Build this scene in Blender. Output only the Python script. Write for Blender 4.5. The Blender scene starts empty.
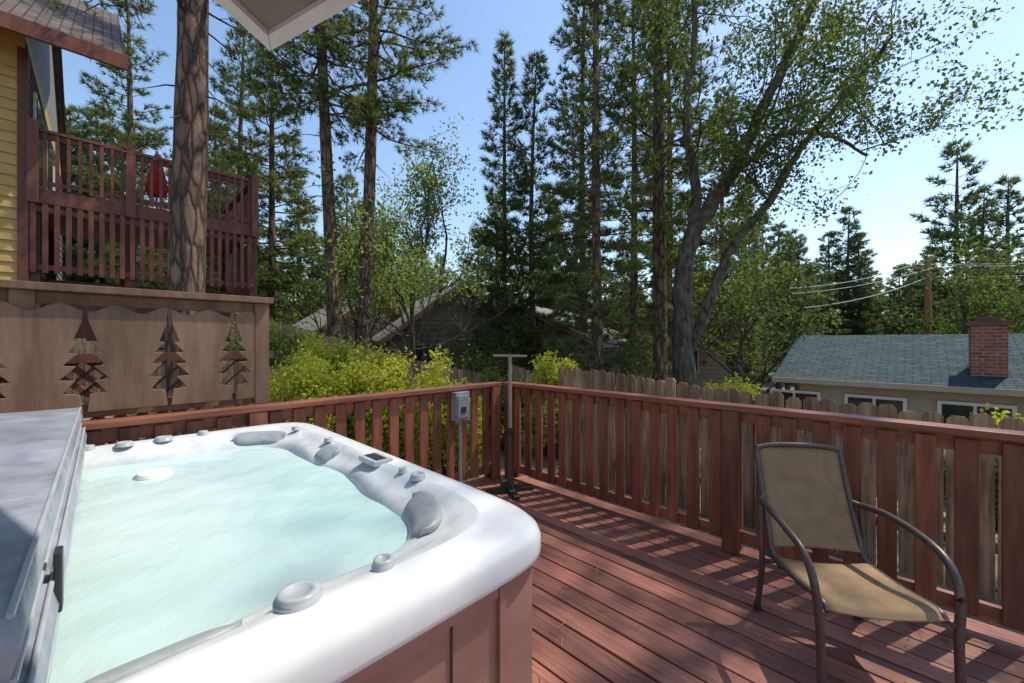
import bpy, math, random
import numpy as np
from mathutils import Vector
random.seed(11)
rng = np.random.default_rng(11)
ANG = math.radians(45.3)
CA, SA = math.cos(ANG), math.sin(ANG)
scene = bpy.context.scene

def W(v, u, z=0.0):
    """deck frame (v across, u along boards) -> world"""
    return (v*CA - u*SA, v*SA + u*CA, z)

# ---------------------------------------------------------------- mesh builder
class MB:
    def __init__(s):
        s.v = []; s.n = 0; s.loops = []; s.tot = []; s.mi = []; s.sm = []
    def add(s, verts, faces, mat=0, smooth=False):
        verts = np.asarray(verts, dtype=np.float64).reshape(-1, 3)
        faces = np.asarray(faces, dtype=np.int64)
        if len(faces) == 0: return
        s.v.append(verts)
        s.loops.append((faces + s.n).ravel())
        m, k = faces.shape
        s.tot.append(np.full(m, k)); s.mi.append(np.full(m, mat)); s.sm.append(np.full(m, smooth))
        s.n += len(verts)
    def box(s, x0, x1, y0, y1, z0, z1, mat=0):
        v = [(x0,y0,z0),(x1,y0,z0),(x1,y1,z0),(x0,y1,z0),(x0,y0,z1),(x1,y0,z1),(x1,y1,z1),(x0,y1,z1)]
        f = [(0,3,2,1),(4,5,6,7),(0,1,5,4),(1,2,6,5),(2,3,7,6),(3,0,4,7)]
        s.add(v, f, mat)
    def obox(s, p0, p1, wv, hv, mat=0):
        p0, p1, wv, hv = map(np.array, (p0, p1, wv, hv))
        v = [p0-wv-hv, p0+wv-hv, p0+wv+hv, p0-wv+hv, p1-wv-hv, p1+wv-hv, p1+wv+hv, p1-wv+hv]
        f = [(0,3,2,1),(4,5,6,7),(0,1,5,4),(1,2,6,5),(2,3,7,6),(3,0,4,7)]
        s.add(v, f, mat)
    def prism(s, poly, axis_vec, mat=0):
        P = np.array(poly, float); A = np.array(axis_vec, float); n = len(P)
        base = s.n
        s.v.append(np.vstack([P, P + A])); s.n += 2*n
        s.loops.append(np.arange(n)[::-1] + base); s.tot.append(np.array([n]))
        s.loops.append(np.arange(n) + n + base); s.tot.append(np.array([n]))
        q = np.array([(i, (i+1) % n, n+(i+1) % n, n+i) for i in range(n)]) + base
        s.loops.append(q.ravel()); s.tot.append(np.full(n, 4))
        s.mi.append(np.full(n+2, mat)); s.sm.append(np.full(n+2, False))
    def tube(s, pts, rad, sides=8, mat=0, smooth=True, cap=True, rough=0.0, r=None):
        P = np.asarray(pts, float); n = len(P)
        rad = np.broadcast_to(np.asarray(rad, float), (n,))
        T = np.gradient(P, axis=0); T /= (np.linalg.norm(T, axis=1, keepdims=True) + 1e-9)
        ref = np.array([0.13, 0.21, 1.0]) if abs(T[0][2]) < .9 else np.array([1.0, .1, 0.05])
        A = np.cross(T, ref); A /= (np.linalg.norm(A, axis=1, keepdims=True) + 1e-9)
        B = np.cross(T, A)
        a = np.linspace(0, 2*np.pi, sides, endpoint=False)
        R = np.repeat(rad[:, None], sides, 1)
        if rough:
            q = r.normal(0, 1, (n, sides)); q = (q + np.roll(q, 1, 0) + np.roll(q, 2, 0))/2
            R = R*(1 + rough*q)
        V = P[:, None, :] + R[:, :, None]*(np.cos(a)[None, :, None]*A[:, None, :] + np.sin(a)[None, :, None]*B[:, None, :])
        V = V.reshape(-1, 3)
        i = np.arange(n-1)[:, None]; j = np.arange(sides)[None, :]; j2 = (j+1) % sides
        F = np.stack([i*sides+j, i*sides+j2, (i+1)*sides+j2, (i+1)*sides+j], -1).reshape(-1, 4)
        s.add(V, F, mat, smooth)
        if cap:
            for VV, rev in ((V[:sides], False), (V[-sides:], True)):
                base = s.n; ar = np.arange(sides)
                s.v.append(np.array(VV)); s.loops.append((ar[::-1] if rev else ar)+base); s.tot.append(np.array([sides])); s.mi.append(np.array([mat])); s.sm.append(np.array([False])); s.n += sides
    def build(s, name, mats, deck=False, bevel=0, parent=None):
        me = bpy.data.meshes.new(name)
        V = np.vstack(s.v); L = np.concatenate(s.loops); T = np.concatenate(s.tot)
        me.vertices.add(len(V)); me.vertices.foreach_set('co', V.ravel())
        me.loops.add(len(L)); me.loops.foreach_set('vertex_index', L.astype(np.int32))
        me.polygons.add(len(T))
        st = np.concatenate([[0], np.cumsum(T)[:-1]])
        me.polygons.foreach_set('loop_start', st.astype(np.int32))
        me.polygons.foreach_set('material_index', np.concatenate(s.mi).astype(np.int32))
        me.polygons.foreach_set('use_smooth', np.concatenate(s.sm))
        for m in mats: me.materials.append(m)
        me.update(calc_edges=True)
        ob = bpy.data.objects.new(name, me)
        scene.collection.objects.link(ob)
        if deck: ob.rotation_euler[2] = ANG
        if bevel:
            b = ob.modifiers.new('bevel', 'BEVEL'); b.width = bevel; b.segments = 2; b.limit_method = 'ANGLE'
        if parent: ob.parent = parent
        return ob

def empty(name):
    e = bpy.data.objects.new(name, None); scene.collection.objects.link(e); return e

# ---------------------------------------------------------------- materials
def base_mat(name):
    m = bpy.data.materials.new(name); m.use_nodes = True
    nt = m.node_tree; b = nt.nodes['Principled BSDF']
    return m, nt, b
def mat(name, c1, c2=None, scale=(5,5,5), rough=.6, bump=.2, isl=0.0, metal=0.0, detail=8, lo=.35, hi=.65, bdist=.01, spec=.5, big=0.0):
    m, nt, b = base_mat(name); N = nt.nodes; K = nt.links
    c2 = c2 or c1
    tc = N.new('ShaderNodeTexCoord'); mp = N.new('ShaderNodeMapping'); mp.inputs['Scale'].default_value = scale
    K.new(tc.outputs['Object'], mp.inputs[0])
    no = N.new('ShaderNodeTexNoise'); no.inputs['Scale'].default_value = 1; no.inputs['Detail'].default_value = detail
    no.inputs['Roughness'].default_value = .62
    K.new(mp.outputs[0], no.inputs['Vector'])
    cr = N.new('ShaderNodeValToRGB'); cr.color_ramp.elements[0].position = lo; cr.color_ramp.elements[1].position = hi
    cr.color_ramp.elements[0].color = (*c1, 1); cr.color_ramp.elements[1].color = (*c2, 1)
    K.new(no.outputs[0], cr.inputs[0]); col = cr.outputs[0]
    if isl or big:
        hs = N.new('ShaderNodeHueSaturation'); K.new(col, hs.inputs['Color']); val = None
        if isl:
            ge = N.new('ShaderNodeNewGeometry'); mr = N.new('ShaderNodeMapRange')
            mr.inputs['To Min'].default_value = 1-isl; mr.inputs['To Max'].default_value = 1+isl
            K.new(ge.outputs['Random Per Island'], mr.inputs[0]); val = mr.outputs[0]
        if big:
            n2 = N.new('ShaderNodeTexNoise'); n2.inputs['Scale'].default_value = 1.7; n2.inputs['Detail'].default_value = 5
            K.new(tc.outputs['Object'], n2.inputs['Vector'])
            m2 = N.new('ShaderNodeMapRange'); m2.inputs['From Min'].default_value=.3; m2.inputs['From Max'].default_value=.7
            m2.inputs['To Min'].default_value = 1-big; m2.inputs['To Max'].default_value = 1+big
            K.new(n2.outputs[0], m2.inputs[0])
            if val is not None:
                mm = N.new('ShaderNodeMath'); mm.operation = 'MULTIPLY'; K.new(val, mm.inputs[0]); K.new(m2.outputs[0], mm.inputs[1]); val = mm.outputs[0]
            else: val = m2.outputs[0]
        K.new(val, hs.inputs['Value']); col = hs.outputs[0]
    K.new(col, b.inputs['Base Color'])
    b.inputs['Roughness'].default_value = rough; b.inputs['Metallic'].default_value = metal
    b.inputs['Specular IOR Level'].default_value = spec
    if bump:
        bp = N.new('ShaderNodeBump'); bp.inputs['Strength'].default_value = bump; bp.inputs['Distance'].default_value = bdist
        K.new(no.outputs[0], bp.inputs['Height']); K.new(bp.outputs[0], b.inputs['Normal'])
    return m
def barkmat(name, dark, c1, c2, sc, bd=.04):
    m, nt, b = base_mat(name); N = nt.nodes; K = nt.links
    tc = N.new('ShaderNodeTexCoord'); mp = N.new('ShaderNodeMapping'); mp.inputs['Scale'].default_value = sc
    K.new(tc.outputs['Object'], mp.inputs[0])
    nz = N.new('ShaderNodeTexNoise'); nz.inputs['Scale'].default_value = .9; nz.inputs['Detail'].default_value = 8; K.new(mp.outputs[0], nz.inputs['Vector'])
    mixv = N.new('ShaderNodeMixRGB'); mixv.inputs[0].default_value = .5; K.new(mp.outputs[0], mixv.inputs[1]); K.new(nz.outputs['Color'], mixv.inputs[2])
    vo = N.new('ShaderNodeTexVoronoi'); vo.feature = 'DISTANCE_TO_EDGE'; vo.inputs['Scale'].default_value = 2.6; K.new(mixv.outputs[0], vo.inputs['Vector'])
    vc = N.new('ShaderNodeTexVoronoi'); vc.inputs['Scale'].default_value = 2.6; K.new(mixv.outputs[0], vc.inputs['Vector'])
    plate = N.new('ShaderNodeMixRGB'); plate.inputs[1].default_value = (*c1,1); plate.inputs[2].default_value = (*c2,1)
    sx = N.new('ShaderNodeSeparateColor'); K.new(vc.outputs['Color'], sx.inputs[0]); K.new(sx.outputs[0], plate.inputs[0])
    mr = N.new('ShaderNodeMapRange'); mr.inputs['From Max'].default_value = .22; mr.inputs['To Min'].default_value = .15; K.new(vo.outputs[0], mr.inputs[0])
    n2 = N.new('ShaderNodeTexNoise'); n2.inputs['Scale'].default_value = 4; n2.inputs['Detail'].default_value = 10; n2.inputs['Roughness'].default_value = .7; K.new(mp.outputs[0], n2.inputs['Vector'])
    mu = N.new('ShaderNodeMath'); mu.operation='MULTIPLY'; K.new(mr.outputs[0], mu.inputs[0]); K.new(n2.outputs[0], mu.inputs[1])
    m3 = N.new('ShaderNodeMapRange'); m3.inputs['From Min'].default_value=.08; m3.inputs['From Max'].default_value = .55; K.new(mu.outputs[0], m3.inputs[0])
    mx = N.new('ShaderNodeMixRGB'); K.new(m3.outputs[0], mx.inputs[0]); mx.inputs[1].default_value = (*dark,1); K.new(plate.outputs[0], mx.inputs[2])
    K.new(mx.outputs[0], b.inputs['Base Color']); b.inputs['Roughness'].default_value = .9; b.inputs['Specular IOR Level'].default_value = .2
    bp = N.new('ShaderNodeBump'); bp.inputs['Strength'].default_value = 1; bp.inputs['Distance'].default_value = bd
    K.new(mu.outputs[0], bp.inputs['Height']); K.new(bp.outputs[0], b.inputs['Normal'])
    return m
def leafmat(name, dark, light, trans=.45, tcol=None, nscale=.6):
    m = bpy.data.materials.new(name); m.use_nodes = True; nt = m.node_tree; N = nt.nodes; K = nt.links
    N.clear(); out = N.new('ShaderNodeOutputMaterial')
    ge = N.new('ShaderNodeNewGeometry'); tc = N.new('ShaderNodeTexCoord')
    no = N.new('ShaderNodeTexNoise'); no.inputs['Scale'].default_value = nscale; no.inputs['Detail'].default_value = 1
    K.new(tc.outputs['Object'], no.inputs['Vector'])
    ad = N.new('ShaderNodeMath'); ad.operation = 'MULTIPLY_ADD'; ad.inputs[1].default_value = .5
    sb = N.new('ShaderNodeMath'); sb.operation = 'SUBTRACT'; sb.inputs[1].default_value = .28
    K.new(no.outputs[0], sb.inputs[0]); K.new(ge.outputs['Random Per Island'], ad.inputs[0]); K.new(sb.outputs[0], ad.inputs[2])
    cr = N.new('ShaderNodeValToRGB'); cr.color_ramp.elements[0].color = (*dark, 1); cr.color_ramp.elements[1].color = (*light, 1)
    cr.color_ramp.elements[0].position = .1; cr.color_ramp.elements[1].position = .85
    K.new(ad.outputs[0], cr.inputs[0])
    d = N.new('ShaderNodeBsdfDiffuse'); t = N.new('ShaderNodeBsdfTranslucent'); mx = N.new('ShaderNodeMixShader'); mx.inputs[0].default_value = trans
    mc = N.new('ShaderNodeMixRGB'); mc.blend_type = 'MULTIPLY'; mc.inputs[0].default_value = 1; mc.inputs[2].default_value = (*(tcol or (1.5, 1.5, .7)), 1)
    K.new(cr.outputs[0], d.inputs[0]); K.new(cr.outputs[0], mc.inputs[1]); K.new(mc.outputs[0], t.inputs[0])
    K.new(d.outputs[0], mx.inputs[1]); K.new(t.outputs[0], mx.inputs[2]); K.new(mx.outputs[0], out.inputs[0])
    return m
def brickmat(name, c1, c2, mortar, sx, sy, bw=.5, rh=.25, ms=.02, roof=False, rough=.85, spec=.5):
    m, nt, b = base_mat(name); N = nt.nodes; K = nt.links
    tc = N.new('ShaderNodeTexCoord'); sp = N.new('ShaderNodeSeparateXYZ'); cb = N.new('ShaderNodeCombineXYZ')
    K.new(tc.outputs['Object'], sp.inputs[0])
    if roof:
        K.new(sp.outputs[1], cb.inputs[0]); K.new(sp.outputs[0], cb.inputs[1])
    else:
        ad = N.new('ShaderNodeMath'); K.new(sp.outputs[0], ad.inputs[0]); K.new(sp.outputs[1], ad.inputs[1])
        K.new(ad.outputs[0], cb.inputs[0]); K.new(sp.outputs[2], cb.inputs[1])
    br = N.new('ShaderNodeTexBrick'); K.new(cb.outputs[0], br.inputs['Vector'])
    br.inputs['Color1'].default_value = (*c1, 1); br.inputs['Color2'].default_value = (*c2, 1); br.inputs['Mortar'].default_value = (*mortar, 1)
    br.inputs['Scale'].default_value = 1; br.inputs['Brick Width'].default_value = bw; br.inputs['Row Height'].default_value = rh
    br.inputs['Mortar Size'].default_value = ms
    no = N.new('ShaderNodeTexNoise'); no.inputs['Scale'].default_value = 9; no.inputs['Detail'].default_value = 6
    K.new(tc.outputs['Object'], no.inputs['Vector'])
    mx = N.new('ShaderNodeMixRGB'); mx.blend_type = 'OVERLAY'; mx.inputs[0].default_value = .5
    K.new(br.outputs[0], mx.inputs[1]); K.new(no.outputs[0], mx.inputs[2]); K.new(mx.outputs[0], b.inputs['Base Color'])
    b.inputs['Roughness'].default_value = rough; b.inputs['Specular IOR Level'].default_value = spec
    bp = N.new('ShaderNodeBump'); bp.inputs['Distance'].default_value = .01; bp.inputs['Strength'].default_value = .6
    K.new(br.outputs[0], bp.inputs['Height']); K.new(bp.outputs[0], b.inputs['Normal'])
    return m

M_deck = mat('deck_stain', (.17,.055,.034), (.40,.165,.112), (60,2.5,60), .5, .5, .3, big=.28, bdist=.004, lo=.3, hi=.7)
M_rail = mat('rail_stain', (.14,.039,.018), (.28,.095,.048), (22,22,2.5), .55, .3, .25, big=.2, bdist=.004)
M_railh = mat('rail_stain_h', (.17,.05,.025), (.33,.115,.064), (22,2.5,22), .5, .3, .15, big=.2, bdist=.004)
M_railh2 = mat('rail_stain_h2', (.17,.05,.025), (.33,.115,.064), (2.5,22,22), .5, .3, .15, big=.2, bdist=.004)
M_screen = mat('screen_stain', (.125,.062,.034), (.225,.122,.072), (14,14,2.0), .6, .3, .14, big=.25, bdist=.004)
M_fence = mat('fence_wood', (.15,.085,.042), (.45,.28,.155), (18,18,1.6), .85, .5, .3, big=.25, bdist=.006)
M_house = mat('yellow_siding', (.42,.26,.075), (.50,.32,.10), (3,3,12), .7, .1, .06)
M_grey = mat('grey_siding', (.16,.15,.15), (.22,.21,.2), (3,3,8), .7, .1, .05)
M_dark = mat('dark_redwood', (.10,.026,.014), (.18,.052,.03), (10,10,2), .6, .2, .25)
M_soffit = mat('soffit_wood', (.28,.12,.06), (.36,.17,.09), (4,12,12), .6, .1)
M_white = mat('white_paint', (.72,.71,.69), (.8,.79,.77), (4,4,4), .45, .05)
M_greypaint = mat('soffit_grey', (.22,.19,.165), (.27,.24,.21), (6,6,6), .6, .1)
M_glass = mat('window_glass', (.02,.025,.03), (.04,.045,.05), (1,1,1), .06, 0)
M_shell = mat('acrylic_shell', (.46,.49,.49), (.75,.77,.76), (5,5,5), .18, 0.03, lo=.3, hi=.7, detail=12)
M_lip = mat('acrylic_lip', (.64,.655,.65), (.79,.795,.79), (4,4,4), .2, 0.03, lo=.3, hi=.7, detail=12)
M_skirt = mat('tub_skirt', (.28,.14,.108), (.34,.175,.138), (2,2,14), .45, .12, big=.06)
M_pillow = mat('pillow_grey', (.26,.285,.29), (.33,.355,.36), (30,30,30), .45, .1)
M_knob = mat('knob_grey', (.35,.38,.39), (.44,.47,.48), (20,20,20), .3, .05)
M_vinyl = mat('cover_vinyl', (.19,.21,.25), (.32,.345,.39), (7,7,7), .36, .7, big=.25, bdist=.015)
M_vinyl2 = mat('cover_piping', (.33,.35,.38), (.4,.42,.45), (9,9,9), .4, .2)
M_black = mat('black_plastic', (.02,.02,.022), (.03,.03,.032), (20,20,20), .45, .1)
M_metal = mat('grey_metal', (.24,.25,.26), (.32,.33,.34), (20,20,20), .4, .05, metal=.3)
M_bronze = mat('bronze_frame', (.085,.062,.055), (.12,.09,.08), (40,40,40), .38, .08, metal=.35)
M_bark = barkmat('pine_bark', (.045,.03,.023), (.21,.135,.095), (.32,.215,.155), (7,7,1.7), .05)
M_obark = mat('oak_bark', (.035,.028,.02), (.17,.135,.105), (12,12,4), .9, .9, detail=10, bdist=.03, spec=.2)
M_red = mat('red_cloth', (.45,.02,.02), (.6,.03,.03), (8,8,8), .8, .1)
M_roofB = brickmat('roof_shingle_green_grey', (.052,.075,.08), (.08,.105,.11), (.03,.042,.045), 1, 1, .3, .14, .012, roof=True, rough=1, spec=.1)
M_roofD = brickmat('roof_shingle_brown', (.10,.075,.065), (.15,.115,.10), (.05,.04,.035), 1, 1, .3, .14, .012, roof=True, spec=.2)
M_brick = brickmat('chimney_brick', (.26,.075,.045), (.33,.11,.065), (.3,.26,.22), 1, 1, .2, .075, .008)
M_tan = mat('tan_wall', (.36,.30,.22), (.42,.36,.27), (3,3,3), .8, .1)
M_brownwall = brickmat('brown_board_wall', (.24,.175,.13), (.29,.215,.16), (.10,.07,.05), 1, 1, 6, .2, .014)
M_trim = mat('tan_trim', (.32,.27,.21), (.38,.32,.25), (4,4,4), .6, .05)
M_pole = mat('pole_wood', (.28,.13,.06), (.38,.19,.09), (20,20,2), .8, .3)
M_wire = mat('wire_metal', (.4,.4,.4), (.5,.5,.5), (5,5,5), .5, 0)

def water():
    m, nt, b = base_mat('spa_water'); N = nt.nodes; K = nt.links
    tc = N.new('ShaderNodeTexCoord')
    n1 = N.new('ShaderNodeTexNoise'); n1.inputs['Scale'].default_value = 1.6; n1.inputs['Detail'].default_value = 4; n1.inputs['Distortion'].default_value = .8
    K.new(tc.outputs['Object'], n1.inputs['Vector'])
    cr = N.new('ShaderNodeValToRGB'); cr.color_ramp.elements[0].position=.3; cr.color_ramp.elements[1].position=.72
    cr.color_ramp.elements[0].color = (.38,.55,.53,1); cr.color_ramp.elements[1].color = (.53,.67,.65,1)
    K.new(n1.outputs[0], cr.inputs[0]); K.new(cr.outputs[0], b.inputs['Base Color'])
    n2 = N.new('ShaderNodeTexNoise'); n2.inputs['Scale'].default_value = 14; n2.inputs['Detail'].default_value = 4; n2.inputs['Distortion'].default_value = .4
    K.new(tc.outputs['Object'], n2.inputs['Vector'])
    bp = N.new('ShaderNodeBump'); bp.inputs['Strength'].default_value = .22; bp.inputs['Distance'].default_value = .02
    K.new(n2.outputs[0], bp.inputs['Height']); K.new(bp.outputs[0], b.inputs['Normal'])
    b.inputs['Roughness'].default_value = .10; b.inputs['IOR'].default_value = 1.33
    return m
M_water = water()
def slingmat():
    m, nt, b = base_mat('sling_mesh'); N = nt.nodes; K = nt.links
    tc = N.new('ShaderNodeTexCoord'); ck = N.new('ShaderNodeTexChecker'); ck.inputs['Scale'].default_value = 230
    ck.inputs[1].default_value = (.52,.36,.20,1); ck.inputs[2].default_value = (.28,.18,.10,1)
    K.new(tc.outputs['Object'], ck.inputs[0]); 
    n=N.new('ShaderNodeTexNoise'); n.inputs['Scale'].default_value=12; K.new(tc.outputs['Object'], n.inputs['Vector'])
    mx=N.new('ShaderNodeMixRGB'); mx.blend_type='OVERLAY'; mx.inputs[0].default_value=.3
    K.new(ck.outputs[0], mx.inputs[1]); K.new(n.outputs[0], mx.inputs[2]); K.new(mx.outputs[0], b.inputs['Base Color'])
    b.inputs['Roughness'].default_value = .8; b.inputs['Specular IOR Level'].default_value = .2
    tr = N.new('ShaderNodeBsdfTranslucent'); K.new(mx.outputs[0], tr.inputs[0]); ms = N.new('ShaderNodeMixShader'); ms.inputs[0].default_value = .3
    out = N['Material Output']; K.new(b.outputs[0], ms.inputs[1]); K.new(tr.outputs[0], ms.inputs[2]); K.new(ms.outputs[0], out.inputs[0])
    return m
M_sling = slingmat()

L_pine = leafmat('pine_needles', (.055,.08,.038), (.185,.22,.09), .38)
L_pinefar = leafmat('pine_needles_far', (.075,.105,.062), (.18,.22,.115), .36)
L_oak = leafmat('oak_leaves', (.055,.085,.032), (.16,.20,.07), .45, (1.45,1.5,.75))
L_light = leafmat('light_leaves', (.13,.18,.06), (.30,.37,.13), .5, (1.45,1.5,.75))
L_bush = leafmat('bush_leaves', (.30,.33,.05), (.64,.62,.10), .45, (1.2,1.2,.7), nscale=3)
L_olive = leafmat('shrub_leaves', (.11,.15,.05), (.23,.27,.10), .45, nscale=2)

# ---------------------------------------------------------------- world + sun
SUN_EL = math.radians(59); SUN_AZ = math.radians(67)
w = bpy.data.worlds.new('World'); scene.world = w; w.use_nodes = True
nt = w.node_tree; bg = nt.nodes['Background']
sk = nt.nodes.new('ShaderNodeTexSky'); sk.sky_type = 'NISHITA'; sk.sun_disc = False
sk.sun_elevation = SUN_EL; sk.sun_rotation = SUN_AZ; sk.air_density = 1.25; sk.dust_density = .7; sk.ozone_density = 2.6
nt.links.new(sk.outputs[0], bg.inputs[0]); bg.inputs[1].default_value = .215
sl = bpy.data.lights.new('sun', 'SUN'); sl.energy = 5.0; sl.angle = math.radians(.55); sl.color = (1, .92, .80)
so = bpy.data.objects.new('sun', sl); scene.collection.objects.link(so)
sd = Vector((math.sin(SUN_AZ)*math.cos(SUN_EL), math.cos(SUN_AZ)*math.cos(SUN_EL), math.sin(SUN_EL)))
so.rotation_euler = sd.to_track_quat('Z', 'Y').to_euler()
scene.view_settings.view_transform = 'Standard'; scene.view_settings.look = 'None'; scene.view_settings.exposure = 0

cam = bpy.data.cameras.new('camera'); cam.sensor_width = 36; cam.lens = 14.24; cam.clip_end = 2000; cam.clip_start = .02
co = bpy.data.objects.new('camera', cam); scene.collection.objects.link(co)
co.location = (0, 0, 1.5); co.rotation_euler = (math.radians(90), 0, 0); scene.camera = co

# ---------------------------------------------------------------- ground
def S(x, a, b):
    t = np.clip((x-a)/(b-a), 0, 1); return t*t*(3-2*t)
def ground(X, Y):
    X = np.asarray(X, float); Y = np.asarray(Y, float)
    u = -X*SA + Y*CA; v = X*CA + Y*SA
    h = -.55 + 1.9*S(u, 5, 13)*(1-S(v, 1, 9)) - 1.3*S(v, 6, 12)*(1-S(u, 6, 14)*.5)
    d = np.hypot(X, Y)
    h = h + 10*S(d, 50, 220)
    h = h + .05*np.sin(X*1.7+Y*.6)*np.cos(Y*1.3-X*.4)*S(d, 4, 8)
    return h
def gz(x, y): return float(ground(x, y))
t = np.linspace(-1, 1, 221); ax = np.sign(t)*(np.abs(t)**2.6)*500
GX, GY = np.meshgrid(ax, ax); GZ = ground(GX, GY)
n = len(ax); idx = np.arange(n*n).reshape(n, n)
F = np.stack([idx[:-1,:-1], idx[:-1,1:], idx[1:,1:], idx[1:,:-1]], -1).reshape(-1, 4)
b = MB(); b.add(np.stack([GX, GY, GZ], -1).reshape(-1, 3), F, 0, True)
M_ground = mat('forest_floor', (.12,.09,.065), (.34,.27,.19), (3,3,3), .95, .6, detail=12, big=.3, bdist=.05, lo=.35, hi=.68)
nt_ = M_ground.node_tree; N = nt_.nodes; K = nt_.links; bs_ = N['Principled BSDF']; src = bs_.inputs['Base Color'].links[0].from_socket
tc = N.new('ShaderNodeTexCoord'); ln_ = N.new('ShaderNodeVectorMath'); ln_.operation = 'LENGTH'; K.new(tc.outputs['Object'], ln_.inputs[0])
mr = N.new('ShaderNodeMapRange'); mr.inputs['From Min'].default_value = 26; mr.inputs['From Max'].default_value = 60; K.new(ln_.outputs['Value'], mr.inputs[0])
mx = N.new('ShaderNodeMixRGB'); K.new(mr.outputs[0], mx.inputs[0]); K.new(src, mx.inputs[1]); mx.inputs[2].default_value = (.07,.085,.045,1); K.new(mx.outputs[0], bs_.inputs['Base Color'])
b.build('ground', [M_ground])

b = MB(); N_ = 14000
px = rng.uniform(-14, 14, N_); py = rng.uniform(-1, 20, N_); pz = ground(px, py)+.01
a = rng.uniform(0, 6.28, N_); s_ = rng.uniform(.02, .06, N_)
P = np.stack([px, py, pz], -1)
d1 = np.stack([np.cos(a), np.sin(a), rng.uniform(-.2,.3,N_)], -1)*s_[:,None]; d2 = np.stack([-np.sin(a), np.cos(a), rng.uniform(-.2,.4,N_)], -1)*s_[:,None]*.5
u_ = -px*SA+py*CA; v_ = px*CA+py*SA
keep = ~((u_ < 3.5) & (v_ < 3.4))
P, d1, d2 = P[keep], d1[keep], d2[keep]; k = len(P)
V = np.stack([P-d1, P+d2, P+d1, P-d2], 1).reshape(-1, 3); F = np.arange(4*k).reshape(k, 4)
b.add(V, F); b.build('leaf_litter', [mat('litter', (.14,.09,.05), (.34,.23,.12), (2,2,2), .9, 0, .4)])

# ---------------------------------------------------------------- deck
b = MB(); x = -3.2; i = 0
while x < 3.2:
    j = random.uniform(-.0015, .0015)
    b.box(x, x+.133, -3.2, 3.36+random.uniform(-.003,.003), -.032+j, 0.0+j, 0)
    x += .145
b.box(-3.2, 3.24, 3.367, 3.40, -.28, -.005, 1); b.box(3.252, 3.287, -3.2, 3.36, -.28, -.005, 1)
for yy in (-2, 0, 1.6, 3.2): b.box(-3.1, 3.2, yy, yy+.04, -.2, -.036, 1)
for xx in (-3, 0, 3.1):
    for yy in (-2, .5, 3.2): b.box(xx, xx+.09, yy+.05, yy+.14, -.8, -.036, 1)
b.build('wood_deck', [M_deck, M_railh], deck=True, bevel=.004)
b = MB(); k = 300
vv = rng.uniform(1.1, 3.1, k); uu = rng.uniform(-2, 3.2, k); vv[:150] = 3.1-np.abs(rng.normal(0,.12,150)); a = rng.uniform(0, 3.14, k); ll = rng.uniform(.015,.04,k)
P = np.stack([vv, uu, np.full(k,.004)], -1); d1 = np.stack([np.cos(a), np.sin(a), 0*a], -1)*ll[:,None]; d2 = np.stack([-np.sin(a), np.cos(a), 0*a], -1)*.0015
V = np.stack([P-d1-d2, P+d1-d2, P+d1+d2+[0,0,.004], P-d1+d2+[0,0,.003]], 1).reshape(-1,3); b.add(V, np.arange(4*k).reshape(k,4))
b.build('fallen_needles', [mat('needle_dry', (.25,.15,.06), (.4,.26,.12), (3,3,3), .8, 0, .3)], deck=True)
b = MB(); x = -3.2
while x < 3.2:
    for yy in (.02, 1.62, 3.22, -1.98):
        for o_ in (.028, .105):
            xx, y2 = x+o_+random.uniform(-.004,.004), yy+random.uniform(-.006,.006)
            a = np.linspace(0, 2*np.pi, 8, endpoint=False); V = np.stack([xx+.0042*np.cos(a), y2+.0042*np.sin(a), np.full(8,.0026)], -1); b.add(V, [list(range(8))])
    x += .145
b.build('deck_screws', [M_black], deck=True)

def railing(name, along, c, a0, a1, posts, step=.155, bw=.085):
    b = MB()
    def bx(p0, p1, q0, q1, z0, z1, m):
        if along == 'u': b.box(q0, q1, p0, p1, z0, z1, m)
        else: b.box(p0, p1, q0, q1, z0, z1, m)
    bx(a0, a1, c-.065, c+.075, 1.012, 1.05, 1)
    bx(a0, a1, c+.0, c+.038, .925, 1.009, 1)
    bx(a0, a1, c+.0, c+.038, .07, .155, 1)
    x = a0+.05
    while x < a1-.05:
        if not any(abs(x-p) < .1 for p in posts):
            j = random.uniform(-.006, .006)
            bx(x-bw/2+j, x+bw/2+j, c-.026, c-.003, .085+random.uniform(-.012,.006), 1.0+random.uniform(-.008, 0), 0)
        x += step
    for p in posts:
        bx(p-.055, p+.055, c-.062, c-.0285, .003, 1.009, 0)
        bx(p-.045, p+.045, c+.041, c+.10, -.25, 1.0, 0)
    b.build(name, [M_rail, M_railh if along == 'u' else M_railh2], deck=True, bevel=.004)
railing('deck_railing', 'u', 3.18, -3.2, 3.24, [3.15, .92, -1.0, -3.1])
railing('deck_railing', 'v', 3.28, -3.2, 3.10, [3.02, .76, -.42, -2.6])

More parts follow.
